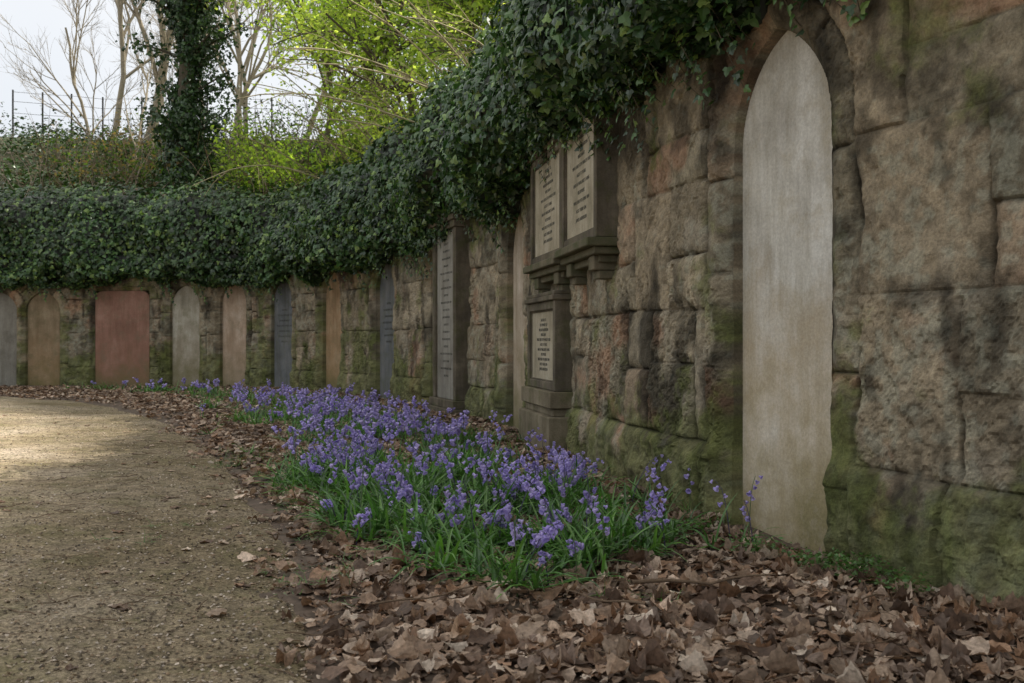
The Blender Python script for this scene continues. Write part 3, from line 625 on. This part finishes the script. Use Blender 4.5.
shrub(190,300,1.2,3.5,15,1.0,2.2,G1,'leafy_shrub'); shrub(290,400,1.2,3.5,16,1.2,2.4,G3,'leafy_shrub'); shrub(-10,130,2,8,18,.7,1.9,GD,'leafy_shrub',26); shrub(120,220,1.5,6,14,.9,2.4,G2,'leafy_shrub',30)
for px,t,h,lx,r in((28,9,8,.26,.19),(70,14,8,-.1,.11),(100,9,5.5,.1,.08),(-15,13,7,.1,.12),(50,18,8,.0,.12),(150,16,8,.15,.12),(10,22,9,0,.13),(180,12,8,.1,.1),(85,20,9,.1,.13),(60,8,4.5,-.2,.06),(5,7,4.5,.1,.06),(200,8,7,.1,.09),(40,6,4,.2,.05),(95,5,4,-.15,.05)):
    tree('bare_tree',px,t,h,r,(lx,0),4,0,col=(.38,.33,.25),nch=(3,6),wander=.10,spread=.75,low=.2)
mb=MB(); ends=[]
for i in range(24):
    s=s_at_px(R.uniform(250,480)); b=hp(np.array([s]),np.array([R.uniform(1.0,2.2)]))[0]; L=R.uniform(2.4,4.8); a=R.uniform(-.4,.5); d=nrm(np.array([-1.0*R.uniform(.3,1),-.9+a*.4,R.uniform(.6,1.3)]))
    pts=[b]; 
    for k_ in range(12): d=nrm(d+np.array([-.02,0,-.06])+R.normal(0,.04,3)); pts.append(pts[-1]+d*L/12)
    pts=np.array(pts); tube(mb,pts,np.linspace(.022,.008,13),np.array([.42,.37,.24]),4); ends.append(pts[4:])
    for j in range(5):
        k_=R.integers(3,11); q=[pts[k_]]; dd=nrm(d+R.normal(0,.6,3)+[0,0,.4])
        for m in range(5): dd=nrm(dd+R.normal(0,.08,3)); q.append(q[-1]+dd*.16)
        tube(mb,q,np.linspace(.009,.004,6),np.array([.36,.30,.18]),3); ends.append(np.array(q))
leaves_on(mb,ends,6,.07,G3,1,.06); mb.build('arching_shrub',[M_bark,M_green])
def ivytree():
    s=s_at_px(134); b=hp(np.array([s]),np.array([2.2]))[0]; mb=MB(); ends=[]
    q=np.linspace(0,1,12); pts=b+np.c_[.25*np.sin(q*3),0*q,q*11-.3]; tube(mb,pts,np.linspace(.24,.13,12),np.array([.08,.07,.05]),9)
    br=[]
    for i in range(36):
        z=R.uniform(.2,.8); k0=pts[int(z*11)]; a=R.uniform(0,6.28); d=nrm(np.array([math.cos(a),math.sin(a)*.6,R.uniform(.1,.7)])); L=R.uniform(.7,1.3)+2.0*z*R.random()
        e=k0+d*np.linspace(0,L,7)[:,None]+np.c_[np.zeros(7),np.zeros(7),-.12*np.linspace(0,L,7)**2*.5]; tube(mb,e,np.linspace(.05,.015,7),np.array([.08,.07,.05]),4); br.append(e)
    n=11000; z=R.random(n)*11; a=R.uniform(0,6.28,n); lum=.5+.35*fbm(a*.6,z,1.1,3,901)+.2*np.sin(z*1.3)
    cx=np.interp(z/11,q,pts[:,0]); cy=np.interp(z/11,q,pts[:,1]); rr=lum*R.uniform(.5,1.2,n)
    P=np.c_[cx+np.cos(a)*rr,cy+np.sin(a)*rr,b[2]+z-.3]; o=np.c_[np.cos(a),np.sin(a),np.full(n,.4)]
    Q=np.concatenate([e[R.integers(0,7,240)]+R.normal(0,.2,(240,3)) for e in br]); P=np.vstack([P,Q]); o=np.vstack([o,R.normal(0,1,(len(Q),3))])
    n=len(P); nz=nrm(o+R.normal(0,.5,(n,3))); yd=np.array([0,0,-1.])+R.normal(0,.5,(n,3)); yd=yd-nz*(yd*nz).sum(1)[:,None]
    mb.inst(TI,P,frames(yd,nz),R.uniform(.07,.13,n),np.array([(.025,.05,.022),(.035,.075,.03),(.055,.11,.035)])[R.integers(0,3,n)],1)
    mb.build('ivy_clad_tree',[M_bark,M_ivy])
ivytree()
mb=MB(); n=42000; s=R.uniform(s_at_px(470),s_at_px(-90),n); t=.6+R.random(n)**1.3*12
mound=sstep(-.1,.5,fbm(s,t,2.2,4,911))
P=hp(s,t); P[:,2]+=np.abs(R.normal(0,.25,n))+R.random(n)*1.5*mound
ci=(fbm(s,t,2.0,3,921)+R.normal(0,.35,n)>.1).astype(int)+ (R.random(n)<.25)
pal=np.array([(.04,.08,.03),(.075,.14,.04),(.20,.145,.10)]); mb.inst(TI,P,tiltM(n,.6),R.uniform(.05,.13,n),pal[np.clip(ci,0,2)]*R.uniform(.6,1.2,(n,1)))
for i in range(420):
    s0=R.uniform(s_at_px(270),s_at_px(-60)); t0=R.uniform(.8,11); b=hp(np.array([s0]),np.array([t0]))[0]; L=R.uniform(.6,2.4); d=nrm(R.normal(0,.5,3)+[0,0,1]); pts=[b]
    for k_ in range(7): d=nrm(d+R.normal(0,.12,3)+[0,0,-.04]); pts.append(pts[-1]+d*L/7)
    tube(mb,pts,np.linspace(.012,.004,8),np.array([.26,.19,.13])*R.uniform(.4,1.3),3)
mb.build('hillside_undergrowth',M_ivy)
mb=MB(); cI=np.array([.03,.03,.03]); sf=np.linspace(s_at_px(115),s_at_px(-90),9); tops=[]
for a in sf:
    b=hp(np.array([a]),np.array([10.5]))[0]; 
    tube(mb,[b-[0,0,.2],b+[0,0,.6],b+[0,0,1.75]],.03,cI,6); tops.append(b)
tops=np.array(tops)
for hz_ in(.5,.95,1.35,1.68): tube(mb,tops+[0,0,hz_],.007,cI,4)
m,nt,b=mat_new('painted_iron'); b.inputs['Base Color'].default_value=(.03,.03,.03,1); b.inputs['Roughness'].default_value=.6
mb.build('wire_fence',m)
# ------------------------------------------------------------------ light, world, camera
EL=math.radians(48); hx,hy=.975,.22; az=math.atan2(hx,hy)
W=bpy.data.worlds.new('World'); scene.world=W; W.use_nodes=True; nt=W.node_tree
sky=N(nt,'ShaderNodeTexSky'); sky.sky_type='NISHITA'; sky.sun_disc=False; sky.sun_elevation=EL; sky.sun_rotation=az; sky.air_density=1.0; sky.dust_density=3.0; sky.ozone_density=1.0
tc=N(nt,'ShaderNodeTexCoord'); cn=noise(nt,1.6,2,.6,tc.outputs['Generated'])
cr=ramp(nt,cn.outputs['Fac'],[(.3,g(.6)),(.6,g(.97))])
sx=N(nt,'ShaderNodeSeparateXYZ'); nt.links.new(tc.outputs['Generated'],sx.inputs[0])
zr=ramp(nt,sx.outputs['Z'],[(.0,(5.8,6.1,6.5)),(.3,(6.5,6.65,6.85)),(.9,(10.3,10.0,9.4))])
bg=nt.nodes['Background']; nt.links.new(mixc(nt,sky.outputs[0],zr.outputs[0],cr.outputs[0]),bg.inputs['Color']); bg.inputs['Strength'].default_value=.15
sl=bpy.data.lights.new('sun','SUN'); sl.energy=5; sl.angle=math.radians(.5); sl.color=(1,.94,.84)
so=bpy.data.objects.new('sun',sl); scene.collection.objects.link(so)
dv=Vector((hx*math.cos(EL),hy*math.cos(EL),math.sin(EL))); so.rotation_euler=dv.to_track_quat('Z','Y').to_euler()
cd=bpy.data.cameras.new('camera'); co=bpy.data.objects.new('camera',cd); scene.collection.objects.link(co); scene.camera=co
co.location=(0,0,1.1); co.rotation_euler=(math.radians(90),0,0); cd.sensor_width=36; cd.lens=35.16; cd.clip_end=1000; cd.clip_start=.05
cd.dof.use_dof=True; cd.dof.focus_distance=7.0; cd.dof.aperture_fstop=5.6
scene.view_settings.view_transform='Standard'; scene.view_settings.look='None'; scene.view_settings.exposure=0; scene.view_settings.gamma=1
